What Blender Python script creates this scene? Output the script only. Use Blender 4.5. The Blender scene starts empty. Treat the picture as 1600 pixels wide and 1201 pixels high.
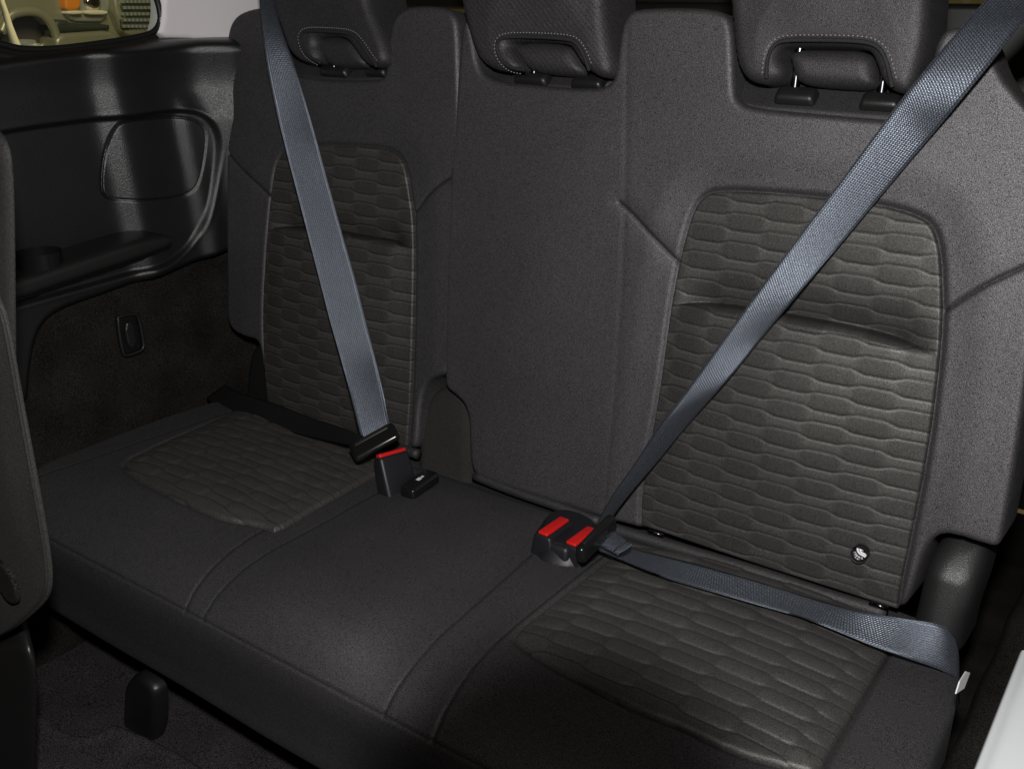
import bpy, bmesh, math, random
import numpy as np
from mathutils import Vector, Matrix
random.seed(4); rng = np.random.default_rng(7)
sc = bpy.context.scene; COL = sc.collection

# ---------------------------------------------------------------- camera
F = 1562.0; PIT = math.radians(21.5); YAW = math.radians(35.6)
CAM = np.array([.573, -1.0, .635])
cd = bpy.data.cameras.new('camera'); cam = bpy.data.objects.new('camera', cd); COL.objects.link(cam)
cam.location = CAM; cam.rotation_euler = (math.pi/2-PIT, 0, YAW)
cd.sensor_width = 36; cd.lens = 36*F/1600; cd.clip_start = .01; cd.clip_end = 100
sc.camera = cam
# ---------------------------------------------------------------- world, lamps, exposure
w = bpy.data.worlds.new('World'); sc.world = w; w.use_nodes = True
w.node_tree.nodes['Background'].inputs[0].default_value = (.55, .42, .27, 1)
w.node_tree.nodes['Background'].inputs[1].default_value = .03
sc.view_settings.view_transform = 'Standard'; sc.view_settings.look = 'None'
sc.view_settings.exposure = 0; sc.view_settings.gamma = 1

def lamp(name, kind, loc, energy, color, size=.02, target=None, spot=None):
    l = bpy.data.lights.new(name, kind); o = bpy.data.objects.new(name, l); COL.objects.link(o)
    o.location = loc; l.energy = energy; l.color = color
    if kind == 'AREA': l.size = size
    else: l.shadow_soft_size = size
    if target is not None:
        o.rotation_euler = (Vector(target)-Vector(loc)).to_track_quat('-Z', 'Y').to_euler()
    if spot: l.spot_size = math.radians(spot); l.spot_blend = .75
    return o
FLASH = np.array([.573, -1.0, .635]) + np.array([-.01, .02, .125])
fl = lamp('flash', 'SPOT', FLASH, 56, (1, .985, .97), .022, (-.14, .0, .22), 118)
# the lens barrel is not modelled; its shadow is cut into the flash beam
def beam_cut(lo, target, inner, outer):
    l = lo.data; l.use_nodes = True; nt = l.node_tree; em = nt.nodes['Emission']
    g = nt.nodes.new('ShaderNodeNewGeometry')
    d = nt.nodes.new('ShaderNodeVectorMath'); d.operation = 'DOT_PRODUCT'
    v = (Vector(target)-Vector(lo.location)).normalized(); d.inputs[1].default_value = v
    nt.links.new(g.outputs['Incoming'], d.inputs[0])
    ab = nt.nodes.new('ShaderNodeMath'); ab.operation = 'ABSOLUTE'; nt.links.new(d.outputs['Value'], ab.inputs[0])
    m = nt.nodes.new('ShaderNodeMapRange'); m.interpolation_type = 'SMOOTHSTEP'
    m.inputs['From Min'].default_value = math.cos(math.radians(outer)); m.inputs['From Max'].default_value = math.cos(math.radians(inner))
    m.inputs['To Min'].default_value = 1; m.inputs['To Max'].default_value = .06
    nt.links.new(ab.outputs[0], m.inputs['Value']); nt.links.new(m.outputs[0], em.inputs['Strength'])
beam_cut(fl, (.24, -.47, -.02), 8, 13)
lamp('showroom_lamp', 'AREA', (-1.9, 1.0, 1.9), 38, (1, .90, .64), .8, (-4, 1.7, .3))
lamp('showroom_rear_lamp', 'AREA', (.2, 2.0, 1.6), 18, (1, .80, .42), .5, (.2, 3.2, .5))

# ---------------------------------------------------------------- photo ray helpers (used to read positions on real planes)
def ray(x, y):
    r = x-800.; u = 600.-y
    fw = F*math.cos(PIT)+u*math.sin(PIT); up = u*math.cos(PIT)-F*math.sin(PIT)
    return np.array([r*math.cos(YAW)-fw*math.sin(YAW), fw*math.cos(YAW)+r*math.sin(YAW), up])
def onplane(x, y, p0, n):
    d = ray(x, y); p0 = np.array(p0, float); n = np.array(n, float)
    return CAM+d*(((p0-CAM)@n)/(d@n))
def SZ(x, y, z=0.): return onplane(x, y, (0, 0, z), (0, 0, 1))
def SY(x, y, yy): return onplane(x, y, (0, yy, 0), (0, 1, 0))
def SX(x, y, xx): return onplane(x, y, (xx, 0, 0), (1, 0, 0))
T = math.radians(9); sT, cT = math.sin(T), math.cos(T)
NB = np.array([0, -cT, sT])
def SB(x, y, off=0.): return onplane(x, y, NB*off, NB)
def buv(pts, off=0.):
    o = []
    for x, y in pts:
        p = SB(x, y, off); q = p-NB*off; o.append((q[0], q[2]/cT))
    return np.array(o)
def back_map(u, v, h): return np.stack([u, v*sT-h*cT, v*cT+h*sT], -1)
def fixed_map(x0, sgn=1):
    return lambda u, v, h: np.stack([x0+sgn*h, u, v], -1)
def suv(pts, x0): return np.array([SX(x, y, x0)[1:] for x, y in pts])

def smooth(poly, n=2, closed=True):
    p = np.array(poly, float)
    for _ in range(n):
        q = np.roll(p, -1, 0) if closed else p[1:]
        a = p if closed else p[:-1]
        new = np.empty((len(a)*2, p.shape[1])); new[0::2] = .75*a+.25*q; new[1::2] = .25*a+.75*q
        if not closed: new = np.vstack([p[:1], new, p[-1:]])
        p = new
    return p
def catmull(pts, n=8):
    P = np.array(pts, float); P = np.vstack([2*P[0]-P[1], P, 2*P[-1]-P[-2]]); out = []
    for i in range(1, len(P)-2):
        for t in np.linspace(0, 1, n, endpoint=False):
            a, b, c, d = P[i-1], P[i], P[i+1], P[i+2]
            out.append(.5*(2*b+(c-a)*t+(2*a-5*b+4*c-d)*t*t+(3*b-a-3*c+d)*t**3))
    out.append(P[-2]); return np.array(out)
def dist_poly(px, py, poly, closed=True):
    best = np.full(px.shape, 1e9); nx = np.zeros_like(px); ny = np.zeros_like(py)
    n = len(poly)
    for i in range(n if closed else n-1):
        a = poly[i]; b = poly[(i+1) % n]; dx, dy = b-a; L = dx*dx+dy*dy+1e-18
        t = np.clip(((px-a[0])*dx+(py-a[1])*dy)/L, 0, 1); qx = a[0]+t*dx; qy = a[1]+t*dy
        d = np.hypot(px-qx, py-qy); m = d < best
        best[m] = d[m]; nx[m] = qx[m]; ny[m] = qy[m]
    return best, nx, ny
def inside(px, py, poly):
    c = np.zeros(px.shape, bool); n = len(poly)
    for i in range(n):
        x1, y1 = poly[i]; x2, y2 = poly[(i+1) % n]
        if y1 == y2: continue
        m = ((y1 > py) != (y2 > py)) & (px < (x2-x1)*(py-y1)/(y2-y1)+x1)
        c ^= m
    return c
def sd(px, py, poly):
    d, nx, ny = dist_poly(px, py, poly)
    return np.where(inside(px, py, poly), d, -d), nx, ny
def sst(a, b, x):
    t = np.clip((x-a)/(b-a), 0, 1); return t*t*(3-2*t)

# ---------------------------------------------------------------- object helpers
WLOC = {}
def tag(o, label=None, cat=None, group=None, kind=None):
    if label: o['label'] = label
    if cat: o['category'] = cat
    if group: o['group'] = group
    if kind: o['kind'] = kind
    return o
def empty(name, loc, label, cat, group=None):
    o = bpy.data.objects.new(name, None); COL.objects.link(o); o.location = loc; o.empty_display_size = .05
    WLOC[o.name] = np.array(loc, float); return tag(o, label, cat, group)
def link(name, me, parent=None):
    o = bpy.data.objects.new(name, me); COL.objects.link(o)
    if parent is not None:
        o.parent = parent; off = WLOC[parent.name]
        me.transform(Matrix.Translation(Vector(-off))); WLOC[o.name] = off
    else: WLOC[o.name] = np.zeros(3)
    return o
def mesh_obj(name, V, Fc, mat, parent=None, uv=None, attrs=None, sm=True):
    me = bpy.data.meshes.new(name)
    me.from_pydata([tuple(v) for v in V], [], [tuple(f) for f in Fc])
    if uv is not None:
        ul = me.uv_layers.new(name='UVMap'); li = np.zeros(len(me.loops), int); me.loops.foreach_get('vertex_index', li)
        ul.data.foreach_set('uv', np.asarray(uv, float)[li].ravel())
    if attrs:
        for k, a in attrs.items():
            at = me.attributes.new(k, 'FLOAT', 'POINT'); at.data.foreach_set('value', np.asarray(a, float))
    me.validate(); me.update()
    if sm: me.polygons.foreach_set('use_smooth', [True]*len(me.polygons))
    if mat: me.materials.append(mat)
    return link(name, me, parent)
def sheet(name, outline, mapf, mat, parent=None, hf=None, res=.003, R=.012, depth=.05, attrf=None, flare=0.):
    o = np.array(outline, float)
    x0, y0 = o.min(0)-res; x1, y1 = o.max(0)+res
    nx_ = int((x1-x0)/res)+2; ny_ = int((y1-y0)/res)+2
    U, V = np.meshgrid(x0+res*np.arange(nx_), y0+res*np.arange(ny_)); u = U.ravel(); v = V.ravel()
    s, qx, qy = sd(u, v, o)
    I = np.arange(nx_*ny_).reshape(ny_, nx_)
    q = np.stack([I[:-1, :-1], I[:-1, 1:], I[1:, 1:], I[1:, :-1]], -1).reshape(-1, 4)
    ins = s > res*.3
    keep = ins[q].any(1)
    q = q[keep]
    used = np.zeros(len(u), bool); used[q.ravel()] = True
    snap = used & (s <= res*.3)
    u = np.where(snap, qx, u); v = np.where(snap, qy, v); s = np.where(snap, 0, s)
    idx = -np.ones(len(u), int); idx[used] = np.arange(used.sum())
    u, v, s = u[used], v[used], s[used]; q = idx[q]
    h = hf(u, v, s) if hf else np.zeros_like(u)
    d = np.clip(s, 0, R)
    hh = h-(R-np.sqrt(np.maximum(R*R-(R-d)**2, 0)))
    P = mapf(u, v, hh)
    e = np.concatenate([q[:, [0, 1]], q[:, [1, 2]], q[:, [2, 3]], q[:, [3, 0]]])
    key = np.sort(e, 1); kk = key[:, 0].astype(np.int64)*10**7+key[:, 1]
    un, inv, cnt = np.unique(kk, return_inverse=True, return_counts=True)
    be = e[cnt[inv] == 1]
    bv = np.unique(be); m = {int(b): len(u)+i for i, b in enumerate(bv)}
    Pb = mapf(u[bv], v[bv], (h[bv]-R)*.0-depth)
    Fc = [tuple(int(k) for k in r) for r in q]
    Fc += [(int(b), int(a), m[int(a)], m[int(b)]) for a, b in be]
    V3 = np.vstack([P, Pb])
    uv = np.vstack([np.stack([u, v], -1), np.stack([u[bv], v[bv]], -1)])
    at = None
    if attrf:
        at = {k: np.concatenate([a, a[bv]]) for k, a in attrf(u, v, s).items()}
    return mesh_obj(name, V3, Fc, mat, parent, uv, at)
def tube(name, pts, r, mat, parent=None, n=8, closed=False, build=True, cap=True, squash=None):
    P = np.array(pts, float); N = len(P); V = []; Fc = []
    up = np.array([.13, .21, 1.])
    for i in range(N):
        t = P[(i+1) % N]-P[i-1] if closed else P[min(i+1, N-1)]-P[max(i-1, 0)]
        t = t/(np.linalg.norm(t)+1e-12); a = np.cross(t, up)
        if np.linalg.norm(a) < .05: a = np.cross(t, [1, 0, 0])
        a /= np.linalg.norm(a); b = np.cross(t, a); rr = r[i] if hasattr(r, '__len__') else r
        for k in range(n):
            an = 2*math.pi*k/n; V.append(P[i]+rr*(math.cos(an)*a+math.sin(an)*b))
    M = N if closed else N-1
    for i in range(M):
        for k in range(n):
            j = (i+1) % N; Fc.append((i*n+k, i*n+(k+1) % n, j*n+(k+1) % n, j*n+k))
    if not closed and cap:
        Fc.append(tuple(range(n-1, -1, -1))); Fc.append(tuple((N-1)*n+k for k in range(n)))
    if not build: return V, Fc
    return mesh_obj(name, V, Fc, mat, parent)
def joined(name, pieces, mat, parent=None, sm=True):
    V = []; Fc = []
    for v, f in pieces:
        k = len(V); V += list(v); Fc += [tuple(i+k for i in ff) for ff in f]
    return mesh_obj(name, V, Fc, mat, parent, sm=sm)
def rbox(name, c, ax, half, mat, parent=None, bev=.003, seg=3, top=(1, 1), shift=(0, 0), build=True):
    """rounded box; ax = three axis vectors (third is up), top = scale of the upper face, shift = its offset"""
    bm = bmesh.new(); bmesh.ops.create_cube(bm, size=2)
    ax = [np.array(a, float)/np.linalg.norm(a) for a in ax]
    for v in bm.verts:
        s = v.co.copy(); k = (s.z+1)/2
        x = s.x*half[0]*(1+(top[0]-1)*k)+shift[0]*k; y = s.y*half[1]*(1+(top[1]-1)*k)+shift[1]*k
        v.co = Vector(np.array(c)+ax[0]*x+ax[1]*y+ax[2]*s.z*half[2])
    bmesh.ops.recalc_face_normals(bm, faces=bm.faces)
    if bev: bmesh.ops.bevel(bm, geom=list(bm.edges), offset=bev, segments=seg, profile=.5, affect='EDGES')
    bmesh.ops.recalc_face_normals(bm, faces=bm.faces)
    V = [np.array(v.co) for v in bm.verts]; Fc = [tuple(v.index for v in f.verts) for f in bm.faces]; bm.free()
    if not build: return V, Fc
    o = mesh_obj(name, V, Fc, mat, parent); 
    return o
def quadslab(name, pts, nrm, t, mat, parent=None, bev=.001):
    """polygon of 3-D points given a thickness t along -nrm"""
    bm = bmesh.new(); nrm = np.array(nrm, float); nrm /= np.linalg.norm(nrm)
    a = [bm.verts.new(Vector(np.array(p))) for p in pts]; b = [bm.verts.new(Vector(np.array(p)-nrm*t)) for p in pts]
    bm.faces.new(a); bm.faces.new(b[::-1]); n = len(a)
    for i in range(n): bm.faces.new((a[i], b[i], b[(i+1) % n], a[(i+1) % n]))
    bmesh.ops.recalc_face_normals(bm, faces=bm.faces)
    if bev: bmesh.ops.bevel(bm, geom=list(bm.edges), offset=bev, segments=2, profile=.5, affect='EDGES')
    bmesh.ops.recalc_face_normals(bm, faces=bm.faces)
    V = [np.array(v.co) for v in bm.verts]; bm.verts.index_update(); Fc = [tuple(v.index for v in f.verts) for f in bm.faces]; bm.free()
    return mesh_obj(name, V, Fc, mat, parent, sm=False)

# ---------------------------------------------------------------- materials
def newmat(name):
    m = bpy.data.materials.new(name); m.use_nodes = True; nt = m.node_tree
    return m, nt, nt.nodes['Principled BSDF']
def N(nt, t, **kw):
    n = nt.nodes.new(t)
    for k, v in kw.items(): setattr(n, k, v)
    return n
def simple(name, col, rough=.5, spec=.5, metal=0., emit=None, bump=0., bscale=900, coat=0., var=0.):
    m, nt, b = newmat(name)
    b.inputs['Base Color'].default_value = (*col, 1); b.inputs['Roughness'].default_value = rough
    b.inputs['Specular IOR Level'].default_value = spec; b.inputs['Metallic'].default_value = metal
    b.inputs['Coat Weight'].default_value = coat
    if emit: b.inputs['Emission Color'].default_value = (*emit[:3], 1); b.inputs['Emission Strength'].default_value = emit[3]
    tc = N(nt, 'ShaderNodeTexCoord')
    if bump:
        v = N(nt, 'ShaderNodeTexVoronoi'); v.inputs['Scale'].default_value = bscale; nt.links.new(tc.outputs['Object'], v.inputs['Vector'])
        bp = N(nt, 'ShaderNodeBump'); bp.inputs['Strength'].default_value = bump; bp.inputs['Distance'].default_value = .0006
        nt.links.new(v.outputs['Distance'], bp.inputs['Height']); nt.links.new(bp.outputs[0], b.inputs['Normal'])
    if var:
        n = N(nt, 'ShaderNodeTexNoise'); n.inputs['Scale'].default_value = 9; n.inputs['Detail'].default_value = 6
        nt.links.new(tc.outputs['Object'], n.inputs['Vector'])
        mr = N(nt, 'ShaderNodeMapRange'); mr.inputs['To Min'].default_value = rough-var; mr.inputs['To Max'].default_value = rough+var
        mr.inputs['From Min'].default_value = .3; mr.inputs['From Max'].default_value = .7
        nt.links.new(n.outputs['Fac'], mr.inputs['Value']); nt.links.new(mr.outputs[0], b.inputs['Roughness'])
    return m
def fabric(name, col, grain=900, amt=.9, bump=.5, rough=.8, spec=.25, sheen=.0, pattern=False, twill=False, mott=.12, stretch=(1, 1, 1), glo=0., grough=.56):
    m, nt, b = newmat(name); L = nt.links
    tc = N(nt, 'ShaderNodeTexCoord'); mp = N(nt, 'ShaderNodeMapping'); mp.inputs['Scale'].default_value = stretch
    L.new(tc.outputs['Object'], mp.inputs['Vector'])
    n1 = N(nt, 'ShaderNodeTexNoise'); n1.inputs['Scale'].default_value = grain; n1.inputs['Detail'].default_value = 1.5; n1.inputs['Roughness'].default_value = .7
    L.new(mp.outputs[0], n1.inputs['Vector'])
    r1 = N(nt, 'ShaderNodeMapRange'); r1.inputs['From Min'].default_value = .3; r1.inputs['From Max'].default_value = .7
    r1.inputs['To Min'].default_value = max(0, 1-amt); r1.inputs['To Max'].default_value = 1+amt
    L.new(n1.outputs['Fac'], r1.inputs['Value'])
    n2 = N(nt, 'ShaderNodeTexNoise'); n2.inputs['Scale'].default_value = 14; n2.inputs['Detail'].default_value = 5
    L.new(tc.outputs['Object'], n2.inputs['Vector'])
    r2 = N(nt, 'ShaderNodeMapRange'); r2.inputs['From Min'].default_value = .3; r2.inputs['From Max'].default_value = .7
    r2.inputs['To Min'].default_value = 1-mott; r2.inputs['To Max'].default_value = 1+mott
    L.new(n2.outputs['Fac'], r2.inputs['Value'])
    mu = N(nt, 'ShaderNodeMath', operation='MULTIPLY'); L.new(r1.outputs[0], mu.inputs[0]); L.new(r2.outputs[0], mu.inputs[1])
    fac = mu.outputs[0]; hgt = n1.outputs['Fac']
    if twill:
        wv = N(nt, 'ShaderNodeTexWave'); wv.wave_type = 'BANDS'; wv.bands_direction = 'DIAGONAL'
        wv.inputs['Scale'].default_value = 78; wv.inputs['Distortion'].default_value = .6; wv.inputs['Detail'].default_value = 1
        L.new(tc.outputs['Object'], wv.inputs['Vector'])
        r3 = N(nt, 'ShaderNodeMapRange'); r3.inputs['To Min'].default_value = .86; r3.inputs['To Max'].default_value = 1.14; L.new(wv.outputs['Fac'], r3.inputs['Value'])
        m3 = N(nt, 'ShaderNodeMath', operation='MULTIPLY'); L.new(fac, m3.inputs[0]); L.new(r3.outputs[0], m3.inputs[1]); fac = m3.outputs[0]
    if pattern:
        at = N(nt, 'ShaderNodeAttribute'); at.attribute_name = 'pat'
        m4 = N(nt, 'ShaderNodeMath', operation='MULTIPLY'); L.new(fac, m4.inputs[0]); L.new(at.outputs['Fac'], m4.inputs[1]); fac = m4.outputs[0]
    sc_ = N(nt, 'ShaderNodeVectorMath', operation='SCALE'); sc_.inputs[0].default_value = col; L.new(fac, sc_.inputs['Scale'])
    L.new(sc_.outputs[0], b.inputs['Base Color'])
    b.inputs['Roughness'].default_value = rough; b.inputs['Specular IOR Level'].default_value = spec
    b.inputs['Sheen Weight'].default_value = sheen; b.inputs['Sheen Roughness'].default_value = .5
    bp = N(nt, 'ShaderNodeBump'); bp.inputs['Strength'].default_value = bump; bp.inputs['Distance'].default_value = .0008
    L.new(hgt, bp.inputs['Height']); L.new(bp.outputs[0], b.inputs['Normal'])
    if glo: yarn(nt, b, [c/max(col)*glo for c in col], grough, fac, bp)
    return m
def yarn(nt, b, col, rough, fac, bp):
    # the broad shine of the smooth synthetic yarn, added to the dull dyed body
    L = nt.links; g = N(nt, 'ShaderNodeBsdfGlossy'); g.distribution = 'GGX'; g.inputs['Roughness'].default_value = rough
    v = N(nt, 'ShaderNodeVectorMath', operation='SCALE'); v.inputs[0].default_value = col; L.new(fac, v.inputs['Scale'])
    L.new(v.outputs[0], g.inputs['Color']); L.new(bp.outputs[0], g.inputs['Normal'])
    a = N(nt, 'ShaderNodeAddShader'); L.new(b.outputs[0], a.inputs[0]); L.new(g.outputs[0], a.inputs[1]); L.new(a.outputs[0], nt.nodes['Material Output'].inputs[0])
def webbing(name, col):
    m, nt, b = newmat(name); L = nt.links
    tc = N(nt, 'ShaderNodeTexCoord'); sp = N(nt, 'ShaderNodeSeparateXYZ'); L.new(tc.outputs['UV'], sp.inputs[0])
    def sine(src, k, add=None):
        a = N(nt, 'ShaderNodeMath', operation='MULTIPLY'); L.new(src, a.inputs[0]); a.inputs[1].default_value = k
        o = a.outputs[0]
        if add is not None:
            c = N(nt, 'ShaderNodeMath', operation='ADD'); L.new(o, c.inputs[0]); L.new(add, c.inputs[1]); o = c.outputs[0]
        s = N(nt, 'ShaderNodeMath', operation='SINE'); L.new(o, s.inputs[0]); return s.outputs[0], a.outputs[0]
    s1, _ = sine(sp.outputs['X'], 2*math.pi/.0026)
    ph = N(nt, 'ShaderNodeMath', operation='MULTIPLY'); L.new(s1, ph.inputs[0]); ph.inputs[1].default_value = 2.2
    s2, _ = sine(sp.outputs['Y'], 2*math.pi/.0030, ph.outputs[0])
    nz = N(nt, 'ShaderNodeTexNoise'); nz.inputs['Scale'].default_value = 650; nz.inputs['Detail'].default_value = 1; L.new(tc.outputs['Object'], nz.inputs['Vector'])
    q = N(nt, 'ShaderNodeMath', operation='MULTIPLY_ADD'); L.new(s1, q.inputs[0]); q.inputs[1].default_value = .26; q.inputs[2].default_value = .95
    q2 = N(nt, 'ShaderNodeMath', operation='MULTIPLY_ADD'); L.new(s2, q2.inputs[0]); q2.inputs[1].default_value = .42; L.new(q.outputs[0], q2.inputs[2])
    q3 = N(nt, 'ShaderNodeMath', operation='MULTIPLY_ADD'); L.new(nz.outputs['Fac'], q3.inputs[0]); q3.inputs[1].default_value = 2.0; q3.inputs[2].default_value = 0.0
    q4 = N(nt, 'ShaderNodeMath', operation='MULTIPLY'); L.new(q2.outputs[0], q4.inputs[0]); L.new(q3.outputs[0], q4.inputs[1])
    sc_ = N(nt, 'ShaderNodeVectorMath', operation='SCALE'); sc_.inputs[0].default_value = col; L.new(q4.outputs[0], sc_.inputs['Scale'])
    L.new(sc_.outputs[0], b.inputs['Base Color']); b.inputs['Roughness'].default_value = .6; b.inputs['Specular IOR Level'].default_value = .5
    b.inputs['Specular Tint'].default_value = (.82, .90, 1, 1)
    bp = N(nt, 'ShaderNodeBump'); bp.inputs['Strength'].default_value = .7; bp.inputs['Distance'].default_value = .0006
    L.new(q2.outputs[0], bp.inputs['Height']); L.new(bp.outputs[0], b.inputs['Normal'])
    yarn(nt, b, (.19, .212, .255), .45, q4.outputs[0], bp)
    return m

M = {}
M['fab'] = fabric('charcoal_cloth', (.0262, .0250, .0260), grain=1250, amt=1.0, bump=.45, rough=.8, spec=.2, glo=.072, grough=.52, mott=.05, pattern=True)
M['fab_plain'] = fabric('charcoal_cloth_plain', (.0205, .0196, .0206), grain=1250, amt=.9, bump=.5, rough=.8, spec=.2, glo=.042, grough=.54, mott=.05)
M['fab_twill'] = fabric('charcoal_cloth_twill', (.022, .0208, .0222), grain=1050, amt=.8, twill=True, bump=.5, rough=.8, spec=.2, glo=.045, mott=.05)
M['ins'] = fabric('quilted_suede', (.0335, .0322, .0303), grain=1150, amt=.7, bump=.3, rough=.8, spec=.2, pattern=True, glo=.045, grough=.5, mott=.06)
M['seatback2'] = fabric('front_seat_cloth', (.032, .030, .029), grain=950, amt=.6)
M['carpet'] = fabric('cabin_carpet', (.0165, .0155, .0142), grain=620, amt=.9, bump=1, rough=1, spec=.05, mott=.35)
M['cover'] = fabric('hinge_carpet', (.027, .026, .0245), grain=1000, amt=.5, bump=.5, rough=.9)
M['floor'] = fabric('floor_carpet', (.034, .031, .032), grain=560, amt=1., bump=1, rough=1, spec=.1, mott=.2)
M['plas'] = simple('grained_black_plastic', (.0055, .0055, .006), rough=.38, spec=.9, bump=.5, bscale=900, var=.03)
M['plas2'] = simple('satin_black_plastic', (.010, .010, .010), rough=.42, spec=.6, bump=.15, bscale=900, var=.04)
M['plas3'] = simple('coarse_black_plastic', (.012, .012, .012), rough=.46, spec=1.0, bump=.5, bscale=900)
M['gloss'] = simple('smooth_black_plastic', (.008, .008, .008), rough=.22, spec=.5, var=.04)
M['housing'] = simple('buckle_black', (.010, .010, .013), rough=.48, var=.05)
M['red'] = simple('red_plastic', (.62, .012, .010), rough=.4)
M['web'] = webbing('belt_webbing', (.012, .0138, .0172))
M['webdark'] = simple('dark_webbing', (.010, .010, .011), rough=.5, spec=.3, bump=.3, bscale=500)
M['pillar'] = simple('light_grey_trim', (.78, .745, .75), rough=.6, bump=.1, bscale=500)
M['rubber'] = simple('black_rubber', (.007, .007, .007), rough=.5)
M['chrome'] = simple('bright_metal', (.7, .7, .72), rough=.16, metal=1)
M['steel'] = simple('dark_steel', (.10, .10, .11), rough=.2, metal=1)
M['thread_shade'] = simple('pale_thread', (.30, .275, .28), rough=.8)
M['piping'] = fabric('piping_cloth', (.024, .0235, .0255), grain=900, amt=.5)
M['white'] = simple('white_paint', (.88, .90, .92), rough=.35, coat=.3, var=.05)
M['label'] = simple('white_label', (.75, .75, .77), rough=.7)
M['paint'] = simple('silver_gold_paint', (.30, .29, .20), rough=.35, metal=.35, coat=.4, var=.05)
M['paintd'] = simple('dark_bumper', (.035, .042, .032), rough=.5, var=.05)
M['tyre'] = simple('tyre_rubber', (.05, .042, .03), rough=.8, bump=.4, bscale=60)
M['orange'] = simple('orange_lens', (.72, .24, .03), rough=.25)
M['lens'] = simple('clear_lens', (.5, .52, .45), rough=.1, metal=.5)
M['white_strip'] = simple('cream_strip', (.75, .68, .48), rough=.4)
M['wall'] = simple('warm_wall', (.55, .48, .27), rough=.8)
M['sfloor'] = simple('tile_floor', (.35, .32, .24), rough=.3, var=.1)
g, nt, b = newmat('window_glass')
tr = N(nt, 'ShaderNodeBsdfTransparent'); tr.inputs[0].default_value = (.86, .90, .84, 1)
gl = N(nt, 'ShaderNodeBsdfGlossy'); gl.inputs['Roughness'].default_value = .02
fr = N(nt, 'ShaderNodeFresnel'); fr.inputs[0].default_value = 1.45; mx = N(nt, 'ShaderNodeMixShader')
nt.links.new(fr.outputs[0], mx.inputs[0]); nt.links.new(tr.outputs[0], mx.inputs[1]); nt.links.new(gl.outputs[0], mx.inputs[2])
nt.links.new(mx.outputs[0], nt.nodes['Material Output'].inputs[0]); M['glass'] = g

# ---------------------------------------------------------------- the setting
def structure(name, V, Fc, mat, sm=False): return tag(mesh_obj(name, V, Fc, mat, sm=sm), kind='structure')
structure('showroom_floor', [(-12, -6, -1.06), (8, -6, -1.06), (8, 10, -1.06), (-12, 10, -1.06)], [(0, 1, 2, 3)], M['sfloor'])
structure('showroom_wall', [(-9, -6, -1.06), (-9, 9, -1.06), (-9, 9, 4), (-9, -6, 4), (8, 9, -1.06), (8, 9, 4)], [(0, 1, 2, 3), (1, 4, 5, 2)], M['wall'])
# floor carpet with its raised ridge
def floor():
    ridge = np.array([SZ(x, y, -.33)[:2] for x, y in [(-200, 1040), (20, 1085), (72, 1116), (105, 1140), (133, 1152), (155, 1146), (180, 1130), (208, 1141), (240, 1153), (300, 1182), (420, 1270), (700, 1500)]])
    ridge = smooth(ridge, 2, False)
    nx_, ny_ = 330, 190
    X, Y = np.meshgrid(np.linspace(-.86, .62, nx_), np.linspace(-.98, -.12, ny_)); x = X.ravel(); y = Y.ravel()
    d, qx, qy = dist_poly(x, y, ridge, False)
    poly = np.vstack([ridge, [ridge[-1][0], -3], [ridge[0][0], -3]])
    s = np.where(inside(x, y, poly), -d, d)           # positive = rearward of ridge
    z = -.37+.045*sst(.012, -.012, s)+.006*np.exp(-((s+.012)/.010)**2)
    z += .10*sst(-.29, -.12, y)
    z += .0015*np.sin(x*40)*np.sin(y*33)
    I = np.arange(nx_*ny_).reshape(ny_, nx_)
    q = np.stack([I[:-1, :-1], I[:-1, 1:], I[1:, 1:], I[1:, :-1]], -1).reshape(-1, 4)
    return tag(mesh_obj('floor', np.stack([x, y, z], -1), q.tolist(), M['floor']), kind='structure')
floor()
# cargo area behind the seats
structure('cargo_floor', [(-.86, .12, -.3), (.7, .12, -.3), (.7, .95, -.3), (-.86, .95, -.3)], [(0, 1, 2, 3)], M['carpet'])

# ---------------------------------------------------------------- quilt pattern
def quilt(u, v, H=.0163, P=.088, A=.0022, u0=0., v0=0., lw=.0009):
    uu = (u-u0)/P
    S = np.clip(np.sin(2*np.pi*uu)*2.1, -1, 1)
    vv = v-v0
    k0 = np.floor(vv/H).astype(int)
    def line(k): return k*H+A*np.where(k % 2 == 0, 1, -1)*S
    best = np.full(u.shape, 1e9); lo = np.full(u.shape, -1e9); hi = np.full(u.shape, 1e9)
    for dk in (-1, 0, 1, 2):
        y = line(k0+dk); lo = np.where((y <= vv) & (y > lo), y, lo); hi = np.where((y > vv) & (y < hi), y, hi)
    t = (vv-lo)/(hi-lo); height = hi-lo
    ed = np.minimum(vv-lo, hi-vv)
    oval = sst(H-1.2*A, H+1.2*A, height)
    puff = np.sqrt(np.clip(1-(2*t-1)**2, 0, 1))
    return ed, oval, puff, t

# ---------------------------------------------------------------- backrests
ins_r = smooth(buv([(1003, 870), (1000, 800), (1006, 740), (1030, 620), (1046, 490), (1058, 420), (1072, 360), (1086, 320), (1104, 302), (1135, 298), (1220, 303), (1300, 311), (1380, 322), (1430, 336), (1455, 352), (1466, 385), (1470, 430), (1471, 500), (1466, 570), (1450, 700), (1424, 830), (1402, 930), (1398, 1000)]), 2)
ins_l = smooth(buv([(428, 720), (413, 600), (410, 500), (413, 420), (419, 330), (427, 262), (440, 236), (462, 228), (520, 227), (590, 230), (615, 237), (630, 256), (638, 300), (645, 350), (646, 450), (642, 600), (636, 680), (632, 740)]), 2)
fold_r = smooth(buv([(1046, 478), (1075, 473), (1150, 478), (1250, 495), (1350, 515), (1420, 535), (1470, 559)]), 2, False)
fold_l = smooth(buv([(410, 362), (440, 353), (480, 355), (560, 367), (620, 378), (648, 392)]), 2, False)
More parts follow.
